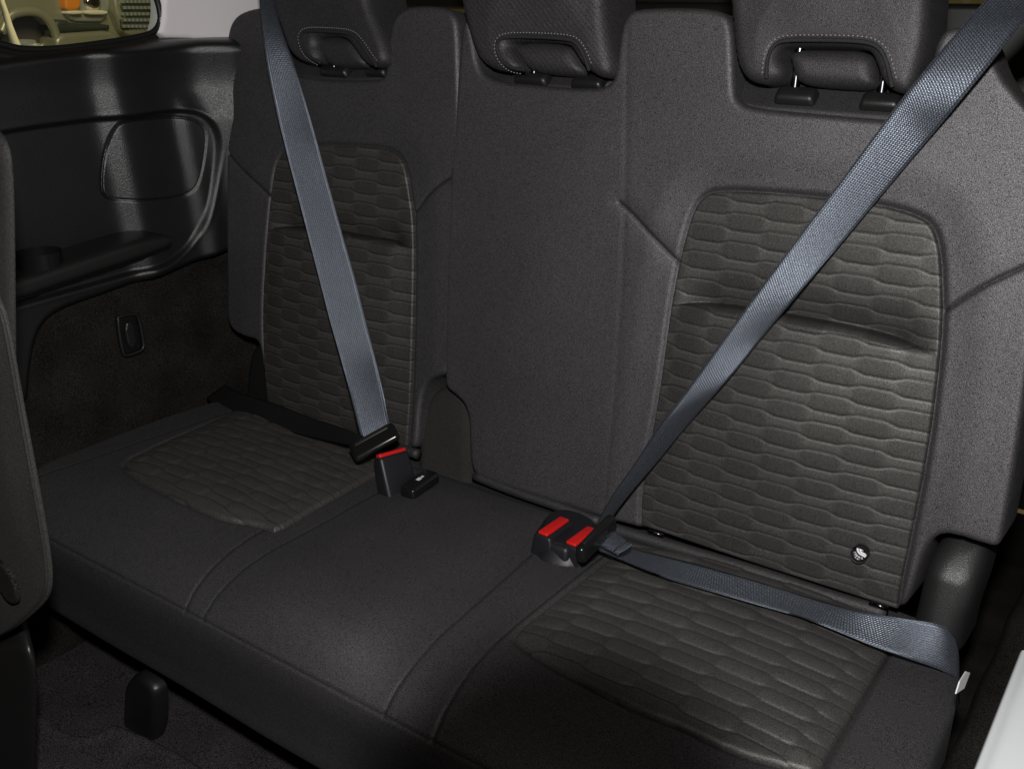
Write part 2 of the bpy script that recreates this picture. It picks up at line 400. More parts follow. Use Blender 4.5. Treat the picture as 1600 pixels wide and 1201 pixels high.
seams_r = [smooth(buv(p), 2, False) for p in [[(968, 316), (985, 330), (1020, 370), (1060, 412)], [(1620, 408), (1570, 430), (1530, 450), (1474, 486)]]]
seam_mid = smooth(buv([(980, -20), (979, 200), (976, 400), (962, 620), (942, 820)]), 2, False)
seams_l = [smooth(buv(p), 2, False) for p in [[(352, 232), (365, 252), (400, 286), (420, 308)], [(706, 276), (690, 285), (668, 304), (645, 334)]]]
def thread_shade(u, v, lines, wd=.0015, amt=.75):  # shade of the seam grooves, painted as darker colour along the lines
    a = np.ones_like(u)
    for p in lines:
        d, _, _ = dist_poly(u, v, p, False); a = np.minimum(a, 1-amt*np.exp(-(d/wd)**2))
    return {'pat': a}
SEAMS_L, SEAMS_R = seams_l, seams_r
def lumbar(u, v, c, wd):
    return .016*np.exp(-((u-c)/wd)**2)*np.exp(-((v-.17)/.13)**2)
def back_h(u, v, s, ins, fold, seams, c, wd, mid=None):
    si, _, _ = sd(u, v, ins)
    h = lumbar(u, v, c, wd)
    h += .004*sst(0, .05, -si)-.003                            # side bolsters stand slightly forward of the insert
    h -= .005*np.exp(-(si/.004)**2)+.034*sst(.002, .010, si)   # tuck seam round the insert; hidden foam well under it
    for p in seams:
        d, _, _ = dist_poly(u, v, p, False); h -= .0032*np.exp(-(d/.0018)**2)+.0012*np.exp(-(d/.011)**2)
    if mid is not None:
        d, _, _ = dist_poly(u, v, mid, False); h -= .0004*np.exp(-(d/.004)**2)
        h += .004*np.exp(-((u+.12)/.11)**2)*sst(.55, .25, v)
    h += .0005*np.sin(u*21+v*9)*np.sin(v*17-u*7)
    return h
def ins_h(u, v, s, fold, c, wd, u0, v0):
    fv = np.interp(u, fold[:, 0], fold[:, 1]); dz = v-fv
    edge = sst(0, .035, s)
    h = lumbar(u, v, c, wd)-.0012
    wu = sst(0, .05, s)
    q = np.clip(-dz/.010, 0, 1)
    below = (-.015+.022*np.sqrt(np.clip(1-(1-q)**2, 0, 1)))*np.exp(np.clip(dz+.01, -1, 0)*4.0)
    above = -.018*np.exp(-(np.clip(dz, 0, 1)/.024)**1.3)
    k = sst(.0012, -.0012, dz)
    h += (k*below+(1-k)*above)*wu
    ed, ov, puff, t = quilt(u, v, u0=u0, v0=v0)
    h += edge*(.0005*puff*(.55+.6*ov))-.0005*np.exp(-(ed/.0008)**2)
    return h
def pat_attr(u0, v0, con=.30, H=.0163, P=.088, fold=None):
    def f(u, v, s):
        ed, ov, puff, t = quilt(u, v, u0=u0, v0=v0, H=H, P=P)
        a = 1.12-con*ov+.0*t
        a = a-.55*np.exp(-(ed/.0010)**2)+.5*np.exp(-((ed-.0022)/.0009)**2)*(t > .5)  # thin highlight under each quilt line is painted into the colour
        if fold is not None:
            fv = np.interp(u, fold[:, 0], fold[:, 1]); a = a*(1-.6*np.exp(-((v-fv)/.0018)**2)*sst(0, .02, s))  # crease shade along the fold, painted into the colour
        return {'pat': a}
    return f

PA = math.radians(38); PO = np.array([0, .522*sT+.006, .522*cT-.003]); PN = np.array([0, -math.sin(PA), math.cos(PA)]); PV = np.array([0, math.cos(PA), math.sin(PA)])
def PP(x, y, off=0.): return onplane(x, y, PO+PN*off, PN)
def plate(parent, px, mat):
    o = []
    for x, y in px: p = PP(x, y); o.append((p[0], (p-PO)@PV))
    sheet('headrest_base', smooth(np.array(o), 1), lambda u, v, h: np.stack([u, PO[1]+v*PV[1]+h*PN[1], PO[2]+v*PV[2]+h*PN[2]], -1), mat, parent, R=.004, res=.003, depth=.03)
def stitched_headrest(parent, front, arch, roll, posts, caps, side_seam, mat, off=.018, lobes=True):
    fr = np.array(front, float); x0, x1 = fr[:, 0].min(), fr[:, 0].max()
    fp = np.array([buv([p], off-.019+.014*(p[0]-x0)/(x1-x0))[0] for p in front])
    o = sheet('headrest', smooth(fp, 2), lambda u, v, h: back_map(u, v, h+off), mat, parent,
              hf=lambda u, v, s: .004*np.clip(s/.05, 0, 1)+.0008*np.sin(u*60)*np.sin(v*47), res=.003, R=.013, depth=.085)
    ar = smooth(buv(arch, off+.004), 2, False); A3 = back_map(ar[:, 0], ar[:, 1], np.full(len(ar), off+.003))
    tube('piping', A3, .0022, M['piping'], o)
    # stitches just outside the piping
    d = np.gradient(ar, axis=0); nrm = np.stack([-d[:, 1], d[:, 0]], -1); nrm /= np.linalg.norm(nrm, axis=1)[:, None]
    out = ar+nrm*.0050
    L = np.concatenate([[0], np.cumsum(np.linalg.norm(np.diff(out, axis=0), axis=1))]); P = []
    for k in np.arange(.006, L[-1]-.006, .0046):
        q = [np.array([np.interp(k+e, L, out[:, 0]), np.interp(k+e, L, out[:, 1])]) for e in (0, .0016)]
        p3 = [back_map(np.array(x[0]), np.array(x[1]), np.array(off+.0020)) for x in q]
        P.append(tube('', p3, .00062, None, n=5, build=False))
    joined('stitching', P, M['thread_shade'], o)
    sheet('lower_roll', smooth(buv(roll, off-.014), 2), lambda u, v, h: back_map(u, v, h+off-.014), mat, o, R=.016, res=.003, depth=.05)
    for (px, py0, py1) in posts:
        b2 = PP(px, py1, .004); a = b2+np.array([0, .004, .045])
        tube('post', [a+(a-b2)*.1, a, b2, b2-(a-b2)*.08], .0052, M['steel'], o, n=16)
    for (x0, y0, x1, y1) in caps:
        cc = PP((x0+x1)/2, (y0+y1)/2, .005); wv = np.linalg.norm(SB(x1, y1, -.02)-SB(x0, y0, -.02))/2
        rbox('post_guide', cc, ((1, 0, 0), PV, PN), (wv, .0115, .0065), M['plas2'], parent, bev=.005, seg=4, top=(.85, .8))
    return o

# left backrest
bl_px = [(412, 700), (411, 600), (410, 550), (405, 530), (385, 525), (367, 516), (359, 500), (358, 470), (358, 300), (358, 150), (358, 80), (361, 45), (372, 25), (392, 15), (415, 12), (425, 40), (430, 80), (440, 108), (470, 122), (540, 126), (596, 125), (606, 118), (608, 90), (612, 50), (620, 25), (636, 12), (665, 9), (700, 12), (716, 25), (720, 50), (722, 110), (724, 190), (722, 260), (719, 400), (716, 500), (708, 583), (690, 586), (672, 594), (663, 612), (658, 640), (655, 690), (650, 702), (600, 690), (545, 674), (480, 655), (436, 700)]
# its lower left corner is held in by the hinge, so the outline runs down to the crease there
bl_px = [(433, 632), (420, 605), (412, 575), (410, 550)]+bl_px[3:-1]+[(452, 648)]
bl = empty('folding_rear_seat', (-.52, 0, 0), 'narrow charcoal cloth backrest at the left, beside the black plastic side trim', 'rear seat', 'folding rear backrests')
ol = smooth(buv(bl_px, -.006), 2)
sheet('cover', ol, back_map, M['fab'], bl, hf=lambda u, v, s: back_h(u, v, s, ins_l, fold_l, seams_l, -.50, .11), res=.0021, R=.0075, depth=.085, attrf=lambda u, v, s: thread_shade(u, v, SEAMS_L))
ins_lc = ins_l.copy(); ins_lc[:, 1] = np.maximum(ins_lc[:, 1], -.012)
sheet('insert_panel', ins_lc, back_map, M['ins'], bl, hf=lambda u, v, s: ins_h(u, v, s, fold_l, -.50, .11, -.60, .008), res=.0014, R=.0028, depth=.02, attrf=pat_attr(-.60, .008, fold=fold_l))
stitched_headrest(bl, [(424, -170), (424, -60), (430, 0), (443, 30), (452, 55), (462, 84), (478, 98), (500, 101), (505, 88), (497, 62), (520, 56), (545, 60), (560, 84), (572, 101), (590, 107), (604, 100), (606, 84), (598, 55), (588, 30), (577, 0), (572, -60), (570, -170)],
    [(500, 98), (478, 86), (468, 66), (468, 54), (476, 48), (500, 48), (535, 50), (551, 54), (562, 66), (575, 86), (588, 104)],
    [(480, 55), (540, 55), (556, 70), (572, 104), (545, 106), (510, 104), (490, 85)], [(522, 98, 112), (594, 98, 112)], [(503, 102, 546, 116), (575, 102, 606, 116)], None, M['fab_plain'])
plate(bl, [(425, 60), (430, 112), (470, 121), (540, 125), (598, 124), (607, 116), (612, 60), (604, 60), (430, 60)], M['fab_plain'])
# flap under the backrest
def flap(parent, pts, r=.008, off=.000):
    P = catmull([SB(x, y, off) for x, y in pts], 6); tube('lower_flap', P, r, M['fab_plain'], parent, n=12)
flap(bl, [(440, 646), (500, 667), (560, 685), (620, 699), (654, 709)], .0075)

# right backrest (middle + right place)
br_px = [(698, 588), (701, 606), (716, 616), (730, 630), (737, 652), (738, 700), (742, 732), (755, 744), (790, 757), (870, 782), (940, 805), (1020, 830), (1100, 855), (1250, 905), (1340, 934), (1395, 951), (1416, 945), (1427, 920), (1441, 872), (1453, 845), (1472, 831), (1500, 834), (1535, 846), (1557, 852), (1567, 842), (1574, 805), (1590, 720), (1612, 560), (1640, 300), (1640, 200), (1600, 160), (1560, 110), (1545, 60), (1530, 46), (1500, 42), (1480, 46), (1466, 62), (1456, 100), (1452, 150), (1446, 176), (1430, 190), (1380, 187), (1250, 176), (1175, 168), (1155, 158), (1150, 140), (1149, 80), (1146, 40), (1138, 22), (1110, 14), (1060, 12), (1000, 14), (985, 20), (974, 40), (968, 80), (964, 115), (958, 130), (930, 140), (850, 134), (785, 128), (760, 118), (750, 100), (744, 60), (738, 35), (730, 32), (725, 45), (722, 80), (718, 130), (713, 190), (706, 280), (701, 400), (699, 500)]
br = empty('folding_rear_seat', (.10, 0, 0), 'wide charcoal cloth backrest holding the middle and right head restraints', 'rear seat', 'folding rear backrests')
orr = smooth(buv(br_px, -.006), 2)
sheet('cover', orr, back_map, M['fab'], br, hf=lambda u, v, s: back_h(u, v, s, ins_r, fold_r, seams_r, .21, .12, seam_mid), res=.0021, R=.0075, depth=.085, attrf=lambda u, v, s: thread_shade(u, v, SEAMS_R))
ins_rc = ins_r.copy(); ins_rc[:, 1] = np.maximum(ins_rc[:, 1], .004)
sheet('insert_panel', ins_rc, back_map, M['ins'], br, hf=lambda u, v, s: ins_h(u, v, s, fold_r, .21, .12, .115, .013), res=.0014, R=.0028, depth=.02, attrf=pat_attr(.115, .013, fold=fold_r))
stitched_headrest(br, [(722, -170), (722, -60), (728, 0), (740, 48), (751, 84), (761, 100), (780, 111), (806, 114), (819, 108), (812, 90), (796, 68), (830, 64), (885, 67), (897, 78), (908, 98), (922, 112), (940, 122), (954, 119), (959, 104), (955, 80), (949, 50), (943, 0), (942, -60), (942, -170)],
    [(819, 109), (797, 106), (781, 92), (775, 74), (778, 62), (790, 57), (830, 57), (885, 60), (900, 66), (910, 82), (916, 98), (920, 110)],
    [(790, 64), (885, 66), (897, 84), (912, 116), (880, 118), (820, 111), (803, 90)], [(834, 106, 122), (917, 106, 122)], [(806, 113, 858, 129), (895, 119, 944, 135)], None, M['fab_twill'])
stitched_headrest(br, [(1140, -170), (1143, -60), (1148, 0), (1152, 60), (1157, 98), (1168, 122), (1190, 133), (1214, 132), (1229, 121), (1230, 104), (1219, 86), (1228, 72), (1290, 72), (1355, 74), (1368, 92), (1376, 122), (1392, 141), (1414, 147), (1428, 136), (1438, 105), (1449, 60), (1453, 0), (1456, -60), (1458, -170)],
    [(1197, 122), (1197, 104), (1201, 82), (1210, 68), (1226, 62), (1290, 62), (1350, 64), (1372, 72), (1384, 92), (1391, 122), (1394, 136)],
    [(1226, 76), (1290, 76), (1358, 78), (1366, 110), (1366, 140), (1300, 136), (1242, 131), (1232, 105)], [(1241, 112, 144), (1376, 106, 152)], [(1212, 140, 1276, 158), (1345, 149, 1408, 167)], None, M['fab_plain'])
plate(br, [(744, 60), (752, 110), (765, 124), (800, 132), (860, 136), (930, 139), (957, 130), (966, 112), (968, 60), (960, 60), (750, 60)], M['fab_plain'])
plate(br, [(1146, 60), (1149, 148), (1158, 164), (1180, 169), (1250, 174), (1400, 186), (1452, 188), (1458, 100), (1458, 60), (1300, 60), (1150, 58)], M['fab_plain'])
flap(br, [(742, 742), (800, 765), (870, 789), (940, 815)], .0070)
flap(br, [(946, 822), (1000, 838), (1100, 868), (1200, 899), (1300, 932), (1385, 958)], .0085)
# bright ends of the anchor rods below the right place
for (x, y) in [(1027, 833), (1376, 946)]:
    p = SB(x, y, .012); tube('anchor_rod', [p-np.array([.012, 0, 0]), p+np.array([.008, 0, 0])], .0025, M['steel'], br, n=10)
# badge
bc = buv([(1348.5, 859)])[0]
def lump(u, v): return float(ins_h(np.array([u]), np.array([v]), np.array([.06]), fold_r, .21, .12, .115, .013)[0])
bh = lump(*bc)+.0018
disc = bc+.0092*np.stack([np.cos(np.linspace(0, 2*np.pi, 40, endpoint=False)), np.sin(np.linspace(0, 2*np.pi, 40, endpoint=False))], -1)
M['badge'] = simple('badge_black', (.008, .008, .010), rough=.3)
M['bwhite'] = simple('badge_white', (.85, .85, .88), rough=.5)
bd = sheet('badge', disc, lambda u, v, h: back_map(u, v, h+bh), M['badge'], br, R=.001, depth=-bh*0+.003 if False else -.012, res=.0007)
def flat_poly(pts, hh):
    pts = np.array(pts); V = list(back_map(pts[:, 0], pts[:, 1], np.full(len(pts), hh))); return V, [tuple(range(len(pts)))]
def stroke(pts, wd, hh):
    p = smooth(np.array(pts, float), 2, False)*.0092+bc; d = np.gradient(p, axis=0); n = np.stack([-d[:, 1], d[:, 0]], -1); n /= np.linalg.norm(n, axis=1)[:, None]
    n *= wd*.0092/2; V = list(back_map(*(p+n).T, np.full(len(p), hh)))+list(back_map(*(p-n).T, np.full(len(p), hh))); k = len(p)
    return V, [(i, i+1, k+i+1, k+i) for i in range(k-1)]
an = np.linspace(0, 2*np.pi, 16, endpoint=False)
pic = [stroke([(-.48, .72), (-.50, .35), (-.42, 0), (-.15, -.25), (.35, -.36), (.58, -.42)], .24, bh+.0004),
       stroke([(-.20, .38), (-.12, .08), (.10, -.06), (.45, -.12), (.72, -.22)], .22, bh+.0004), stroke([(-.16, .30), (.05, .26), (.22, .30)], .13, bh+.0005),
       flat_poly(bc+.0092*(np.array([-.14, .66])+.16*np.stack([np.cos(an), np.sin(an)], -1)), bh+.0004)]
joined('seat_symbol', pic, M['bwhite'], bd, sm=False)
glyph = {'I': [[(0, 0), (0, 1)]], 'S': [[(.5, .85), (.25, 1), (0, .8), (.1, .58), (.4, .42), (.5, .2), (.25, 0), (0, .15)]], 'O': [[(.25, 0), (0, .2), (0, .8), (.25, 1), (.5, .8), (.5, .2), (.25, 0)]],
         'F': [[(0, 0), (0, 1)], [(0, 1), (.5, 1)], [(0, .52), (.4, .52)]], 'X': [[(0, 0), (.5, 1)], [(0, 1), (.5, 0)]]}
lt = []
for ch, ang in zip('ISOFIX', (203, 217, 235, 258, 272, 287)):
    a = math.radians(ang); c0 = np.array([math.cos(a), math.sin(a)])*.86; tx = np.array([-math.sin(a), math.cos(a)]); ty = -np.array([math.cos(a), math.sin(a)])
    for st in glyph[ch]:
        lt.append(stroke([c0+tx*(x-.25)*.24+ty*(y)*.24 for x, y in st], .065, bh+.0005))
joined('lettering', lt, M['bwhite'], bd, sm=False)

# ---------------------------------------------------------------- bench cushion
prof = catmull([(.06, -.03), (.015, -.028), (-.012, -.014), (-.035, -.003), (-.08, 0), (-.14, .002), (-.22, .002), (-.30, .001), (-.335, -.002), (-.365, -.009), (-.392, -.021), (-.411, -.037), (-.417, -.046), (-.416, -.070), (-.406, -.11), (-.394, -.16), (-.387, -.20), (-.372, -.213), (-.34, -.215)], 12)
arc = np.concatenate([[0], np.cumsum(np.linalg.norm(np.diff(prof, axis=0), axis=1))])
tg = np.gradient(prof, axis=0); tg /= np.linalg.norm(tg, axis=1)[:, None]; pn = np.stack([tg[:, 1], -tg[:, 0]], -1)   # outward = up
def cush_map(u, v, h):
    # v runs from the crease (large) to the front (small): v = -arc
    a = -v
    y = np.interp(a, arc, prof[:, 0]); z = np.interp(a, arc, prof[:, 1]); ny = np.interp(a, arc, pn[:, 0]); nz = np.interp(a, arc, pn[:, 1])
    return np.stack([u, y+h*ny, z+h*nz], -1)
def v_of_y(y): return -np.interp(-y, -prof[:108, 0], arc[:108])
def cuv(pts): 
    o = []
    for x, y in pts:
        p = SZ(x, y, .0095); o.append((p[0], float(v_of_y(p[1]))))
    return np.array(o)
vy = lambda y: float(v_of_y(y))
vfront = -arc[-1]; v_seam = -float(arc[np.argmin(np.hypot(prof[:, 0]+.4145, prof[:, 1]+.0415))])
outl_c = np.array([(-.735, -.001), (.40, -.001), (.425, vy(-.03)), (.457, vy(-.06)), (.466, vy(-.12)), (.468, vy(-.3)), (.465, v_seam), (.46, vfront), (-.74, vfront), (-.745, v_seam), (-.74, vy(-.3))])
seat_ins_r = smooth(cuv([(990, 830), (941, 873), (870, 928), (800, 983), (812, 997), (855, 1030), (935, 1074), (1010, 1108), (1070, 1130), (1110, 1150), (1170, 1172), (1220, 1182), (1255, 1190), (1279, 1198), (1312, 1140), (1345, 1086), (1373, 1036), (1405, 975), (1430, 930)]), 1)
seat_ins_l = smooth(cuv([(420, 600), (330, 652), (258, 684), (188, 716), (203, 735), (222, 748), (270, 773), (310, 791), (350, 804), (395, 809), (415, 813), (431, 820), (480, 790), (530, 764), (575, 738), (625, 705), (660, 690)]), 1)
csl = [smooth(np.array(p), 1, False) for p in [
    [(-.333, vy(-.02)), (-.330, vy(-.2)), (-.325, vy(-.34)), (-.318, v_seam-.002)],
    [(-.276, vy(-.02)), (-.276, vy(-.2)), (-.282, vy(-.34)), (-.286, v_seam-.002)],
    [(.054, vy(-.02)), (.052, vy(-.15)), (.050, vy(-.3)), (.060, v_seam-.002)],
    [(-.020, vy(-.10)), (-.008, vy(-.25)), (-.004, vy(-.36)), (-.004, v_seam-.002)],
    [(-.672, vy(0)), (-.668, vy(-.1)), (-.69, vy(-.3)), (-.715, vy(-.38))],
    [(.39, vy(-.02)), (.388, vy(-.2)), (.39, vy(-.3)), (.393, v_seam-.002)]]]
front_seam = np.array([(-.75, v_seam), (.47, v_seam)])
def cush_macro(u, v):
    h = .006*np.exp(-((u+.51)/.12)**4)*sst(vy(-.38), vy(-.3), v)+.006*np.exp(-((u-.22)/.13)**4)*sst(vy(-.38), vy(-.3), v)
    h = h+.010*np.exp(-((u+.155)/.10)**4)*sst(v_seam-.01, vy(-.36), v)*sst(vy(-.02), vy(-.09), v)
    h = h+.0008*np.sin(u*17+v*11)*np.sin(v*19-u*5)
    return h
def cush_h(u, v, s):
    h = cush_macro(u, v)
    for pl_ in (seat_ins_r, seat_ins_l):
        si, _, _ = sd(u, v, pl_); h -= .005*np.exp(-(si/.004)**2)+.006*sst(0, .006, si)
    for k, p in enumerate(csl):
        d, _, _ = dist_poly(u, v, p, False); a = (.0014, .0009, .0014, .0008, .0010, .0010)[k]; h -= a*np.exp(-(d/.0022)**2)
    d, _, _ = dist_poly(u, v, front_seam, False); h -= .0022*np.exp(-(d/.0020)**2)
    return h
bench = empty('bench_cushion', (-.14, -.2, -.2), 'long charcoal cloth bench cushion with two quilted inserts under the backrests', 'seat cushion')
sheet('cover', outl_c, cush_map, M['fab'], bench, hf=cush_h, res=.0021, R=.012, depth=.10, attrf=lambda u, v, s: thread_shade(u, v, csl+[front_seam], .0014, .6))
def seat_ins_h(v0, u0, amp):
    def f(u, v, s):
        ed, ov, puff, t = quilt(u, v, u0=u0, v0=v0, H=.0185, P=.105)
        e = sst(0, .022, s)
        return cush_macro(u, v)+.0018+.003*sst(0, .04, s)+e*amp*puff*(.5+.7*ov)-.0007*np.exp(-(ed/.0009)**2)
    return f
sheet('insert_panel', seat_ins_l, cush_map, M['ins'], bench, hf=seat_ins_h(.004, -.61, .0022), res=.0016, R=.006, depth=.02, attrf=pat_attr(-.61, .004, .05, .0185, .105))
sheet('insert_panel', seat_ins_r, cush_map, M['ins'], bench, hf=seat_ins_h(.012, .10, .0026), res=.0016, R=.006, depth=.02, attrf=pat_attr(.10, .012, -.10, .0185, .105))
# small white care label at the right end
p = [SX(x, y, .472) for x, y in [(1510, 1048), (1516, 1050), (1507, 1074), (1494, 1083), (1500, 1064)]]
quadslab('care_label', p, (1, -.3, .2), .0012, M['label'], bench, bev=0)

# ---------------------------------------------------------------- hinge covers
hc = empty('hinge_cover', (-.24, .0, 0), 'charcoal carpeted hinge cover filling the arch between the two backrests', 'hinge cover')
cov = smooth(buv([(655, 770), (657, 700), (661, 650), (668, 620), (682, 606), (705, 604), (726, 612), (738, 628), (741, 660), (742, 740), (742, 775)], -.028), 1)
sheet('cover', cov, lambda u, v, h: back_map(u, v, h-.028), M['cover'], hc, hf=lambda u, v, s: .012*sst(.14, .0, v), R=.018, res=.003, depth=.06)
rh = empty('hinge_cover', (.43, .05, 0), 'tall black plastic hinge cover with a rounded top at the right backrest corner', 'hinge cover')
cov = smooth(buv([(1415, 1010), (1430, 940), (1445, 880), (1462, 850), (1485, 840), (1515, 846), (1535, 858), (1538, 880), (1525, 930), (1505, 985), (1495, 1040)], -.014), 2)
sheet('cover', cov, lambda u, v, h: back_map(u, v, h-.014), M['plas3'], rh, R=.024, res=.003, depth=.09, hf=lambda u, v, s: -.03*sst(.045, .10, v))
lh = empty('hinge_cover', (-.66, .05, 0), 'black plastic hinge cover in the shadow at the lower left backrest corner', 'hinge cover')
cov = smooth(buv([(380, 680), (378, 620), (382, 570), (390, 540), (410, 530), (430, 540), (440, 600), (460, 650), (470, 690)], -.022), 2)
sheet('cover', cov, lambda u, v, h: back_map(u, v, h-.022), M['plas2'], lh, R=.02, res=.003, depth=.08)
# foot bracket of the bench
fb = empty('foot_bracket', (-.5, -.34, -.35), 'black plastic foot bracket cover under the front of the bench cushion', 'bracket')
ff = smooth(np.array([SY(x, y, -.37)[[0, 2]] for x, y in [(188, 1150), (189, 1080), (196, 1062), (212, 1052), (238, 1075), (243, 1095), (241, 1150), (222, 1180)]]), 2)
sheet('cover', ff, lambda u, v, h: np.stack([u, -.37-h, v], -1), M['plas2'], fb, R=.012, res=.003, depth=.022)

# ---------------------------------------------------------------- left side trim
X0 = -.79
st = empty('side_trim', (X0, -.1, -.35), 'black grained plastic side trim panel under the quarter window at the left', 'side trim')
pocket = smooth(suv([(-260, 262), (0, 206), (60, 196), (180, 181), (250, 172), (290, 170), (312, 184), (324, 215), (324, 260), (318, 320), (305, 365), (283, 395), (240, 420), (30, 478), (-200, 545)], X0), 2)
cover_o = smooth(suv([(176, 200), (186, 190), (215, 186), (270, 182), (295, 186), (308, 202), (308, 240), (300, 290), (288, 304), (255, 309), (190, 312), (172, 309), (164, 298), (165, 262), (170, 225)], X0), 2)
def side_base(u, v):
    # u runs rearwards, v up
    th = lambda x: 1+np.tanh(x)
    h = .010*th((u+.10*(v-.4)+.113)/.015)-.005*th((u+.05)/.03)+.0275*th((u+.15*(v-.35)-.082)/.030)+.007*th((u+.10*(v-.4)-.004)/.012)*sst(.50, .44, v)
    h += .012*sst(.50, .58, v)-.05*sst(.545, .60, v)
    return h
def side_h(u, v, s):
    h = side_base(u, v)
    sp, _, _ = sd(u, v, pocket); h -= .008*sst(-.002, .006, sp)
    h += .0005*np.exp(-((sp+.004)/.003)**2)
    sc2, _, _ = sd(u, v, cover_o); h -= .004*np.exp(-(sc2/.0016)**2)
    h += .006*np.exp(-((sp-.006)/.006)**2)*0
    return h
trim_o = smooth(suv([(-300, 150), (-150, 118), (0, 96), (120, 78), (250, 64), (320, 60), (372, 58), (420, 58), (420, 340), (372, 375), (350, 385), (318, 402), (250, 428), (170, 458), (105, 480), (75, 498), (58, 528), (50, 580), (46, 640), (-60, 700), (-300, 800)], X0), 2)
sheet('panel', trim_o, fixed_map(X0), M['plas'], st, hf=side_h, res=.002, R=.010, depth=.03)
sheet('access_cover', cover_o, fixed_map(X0), M['plas'], st, hf=lambda u, v, s: side_base(u, v)-.0072, res=.0015, R=.002, depth=.005)
arm = smooth(suv([(-120, 470), (20, 440), (120, 407), (200, 380), (255, 366), (271, 369), (273, 382), (262, 390), (200, 412), (100, 445), (30, 470), (-120, 515)], X0+.065), 1)
sheet('armrest', arm, fixed_map(X0+.065), M['plas2'], st, R=.010, res=.003, depth=.075)
c0 = SX(62, 405, X0+.03)
tube('cup_holder', [c0+np.array([0, 0, -.03]), c0+np.array([0, 0, .012])], .03, M['gloss'], st, n=32, cap=False)
sheet('carpet_lining', np.array([(-.75, -.40), (.30, -.40), (.30, .36), (-.75, .30)]), fixed_map(X0-.023), M['carpet'], st, hf=lambda u, v, s: .030*sst(.03, .16, u)+.002*np.sin(u*25)*np.sin(v*21), res=.008, R=.006, depth=.02)
# tie-down hook
hk = empty('tie_down_hook', (X0, -.131, .126), 'small black recessed tie-down hook on the dark carpeted side wall', 'hook')
def hko(pts): return smooth(suv(pts, X0-.009), 2)
rim = suv([(181, 497), (186, 493), (205, 489), (212, 491), (216, 498), (223, 536), (222, 544), (214, 549), (196, 555), (190, 552)], X0-.009)
rim = smooth(rim, 2); R3 = np.stack([np.full(len(rim), X0-.006), rim[:, 0], rim[:, 1]], -1)
tube('rim', R3, .0028, M['plas2'], hk, closed=True)
sheet('recess_plate', rim, fixed_map(X0-.010), M['gloss'], hk, R=.001, res=.002, depth=.004)
bar = smooth(suv([(193, 505), (209, 500), (215, 540), (201, 546)], X0-.006), 1)
sheet('loop', bar, fixed_map(X0-.004), M['plas2'], hk, R=.003, res=.0015, depth=.004)

# ---------------------------------------------------------------- pillar, quarter window
pil = sheet('pillar_trim', smooth(suv([(255, -260), (252, -60), (254, 0), (254, 30), (246, 58), (300, 62), (358, 66), (440, 70), (470, 0), (470, -260)], -.83), 1), fixed_map(-.83), M['pillar'], None,
            hf=lambda u, v, s: .02*sst(.0, .25, u), R=.006, res=.005, depth=.03)
tag(pil, 'light grey rear pillar trim between the quarter window and the left backrest', 'pillar trim')
win_px = [(-160, 40), (-60, 58), (0, 68), (30, 77), (80, 77), (140, 70), (200, 61), (235, 53), (247, 42), (250, 25), (246, 5), (240, -10), (225, -60), (200, -130), (100, -200), (-160, -220)]
wo = smooth(suv(win_px, -.84), 2)
qw = empty('quarter_window', (-.84, -.1, .55), 'rear quarter window with a black rubber border at the upper left', 'window')
V = np.stack([np.full(len(wo), -.843), wo[:, 0], wo[:, 1]], -1)
mesh_obj('pane', V, [tuple(range(len(wo)))], M['glass'], qw, sm=False)
tube('rubber_seal', np.stack([np.full(len(wo), -.838), wo[:, 0], wo[:, 1]], -1), .0048, M['rubber'], qw, closed=True)
# sill strips under the glass
for k, (dz, x, m_, r) in enumerate([(-.011, -.832, 'rubber', .006), (-.020, -.824, 'plas2', .0065)]):
    a = smooth(suv([(-160, 50), (0, 80), (30, 87), (80, 86), (140, 79), (200, 70), (245, 60), (300, 60), (372, 62)] if k else [(-160, 50), (0, 80), (30, 87), (80, 86), (140, 79), (200, 70), (245, 60)], x), 2, False)
    tube('sill_strip', np.stack([np.full(len(a), x), a[:, 0], a[:, 1]+(dz+.011)*.6], -1), r, M[m_], qw)

# ---------------------------------------------------------------- parked car outside
CX = -4.0
car = empty('parked_car', (CX, 1.9, -1.06), 'dull gold pickup with orange indicator parked outside the quarter window', 'car')
def cs(name, px, mat, h=0., depth=.1, R=.01, res=.012, n=1, parent=None):
    return sheet(name, smooth(suv(px, CX+h), n), fixed_map(CX+h), mat, parent or car, R=R, res=res, depth=depth+h)
cs('body', [(-260, -160), (-260, 60), (0, 84), (8, 40), (16, 26), (34, 20), (56, 20), (72, 30), (82, 44), (87, 70), (92, 84), (190, 90), (300, 90), (300, -160)], M['paint'], 0, .5, .03)
cs('wheel_arch', [(0, 110), (4, 40), (14, 26), (35, 20), (58, 21), (72, 32), (84, 50), (92, 110)], M['rubber'], -.12, .3, .01)
an = np.linspace(0, 2*np.pi, 40, endpoint=False); wc = SX(45, 120, CX-.08)
wh = sheet('wheel', wc[1:]+.30*np.stack([np.cos(an), np.sin(an)], -1), fixed_map(CX-.08), M['tyre'], car, R=.05, depth=.3, res=.02)
sheet('rim', wc[1:]+.18*np.stack([np.cos(an), np.sin(an)], -1), fixed_map(CX-.07), M['lens'], wh, R=.03, depth=.1, res=.02)
fl_ = smooth(suv([(2, 50), (12, 24), (35, 17), (60, 18), (76, 30), (88, 52), (92, 90)], CX+.02), 2, False)
tube('fender_flare', np.stack([np.full(len(fl_), CX+.02), fl_[:, 0], fl_[:, 1]], -1), .022, M['paint'], car)
hl = cs('headlight', [(96, -40), (98, 0), (102, 20), (110, 32), (125, 35), (172, 35), (174, -40)], M['lens'], .02, .1, .012)
cs('orange_lens', [(101, -10), (102, 12), (106, 16), (128, 15), (126, -10)], M['orange'], .045, .06, .008, .006, parent=hl)
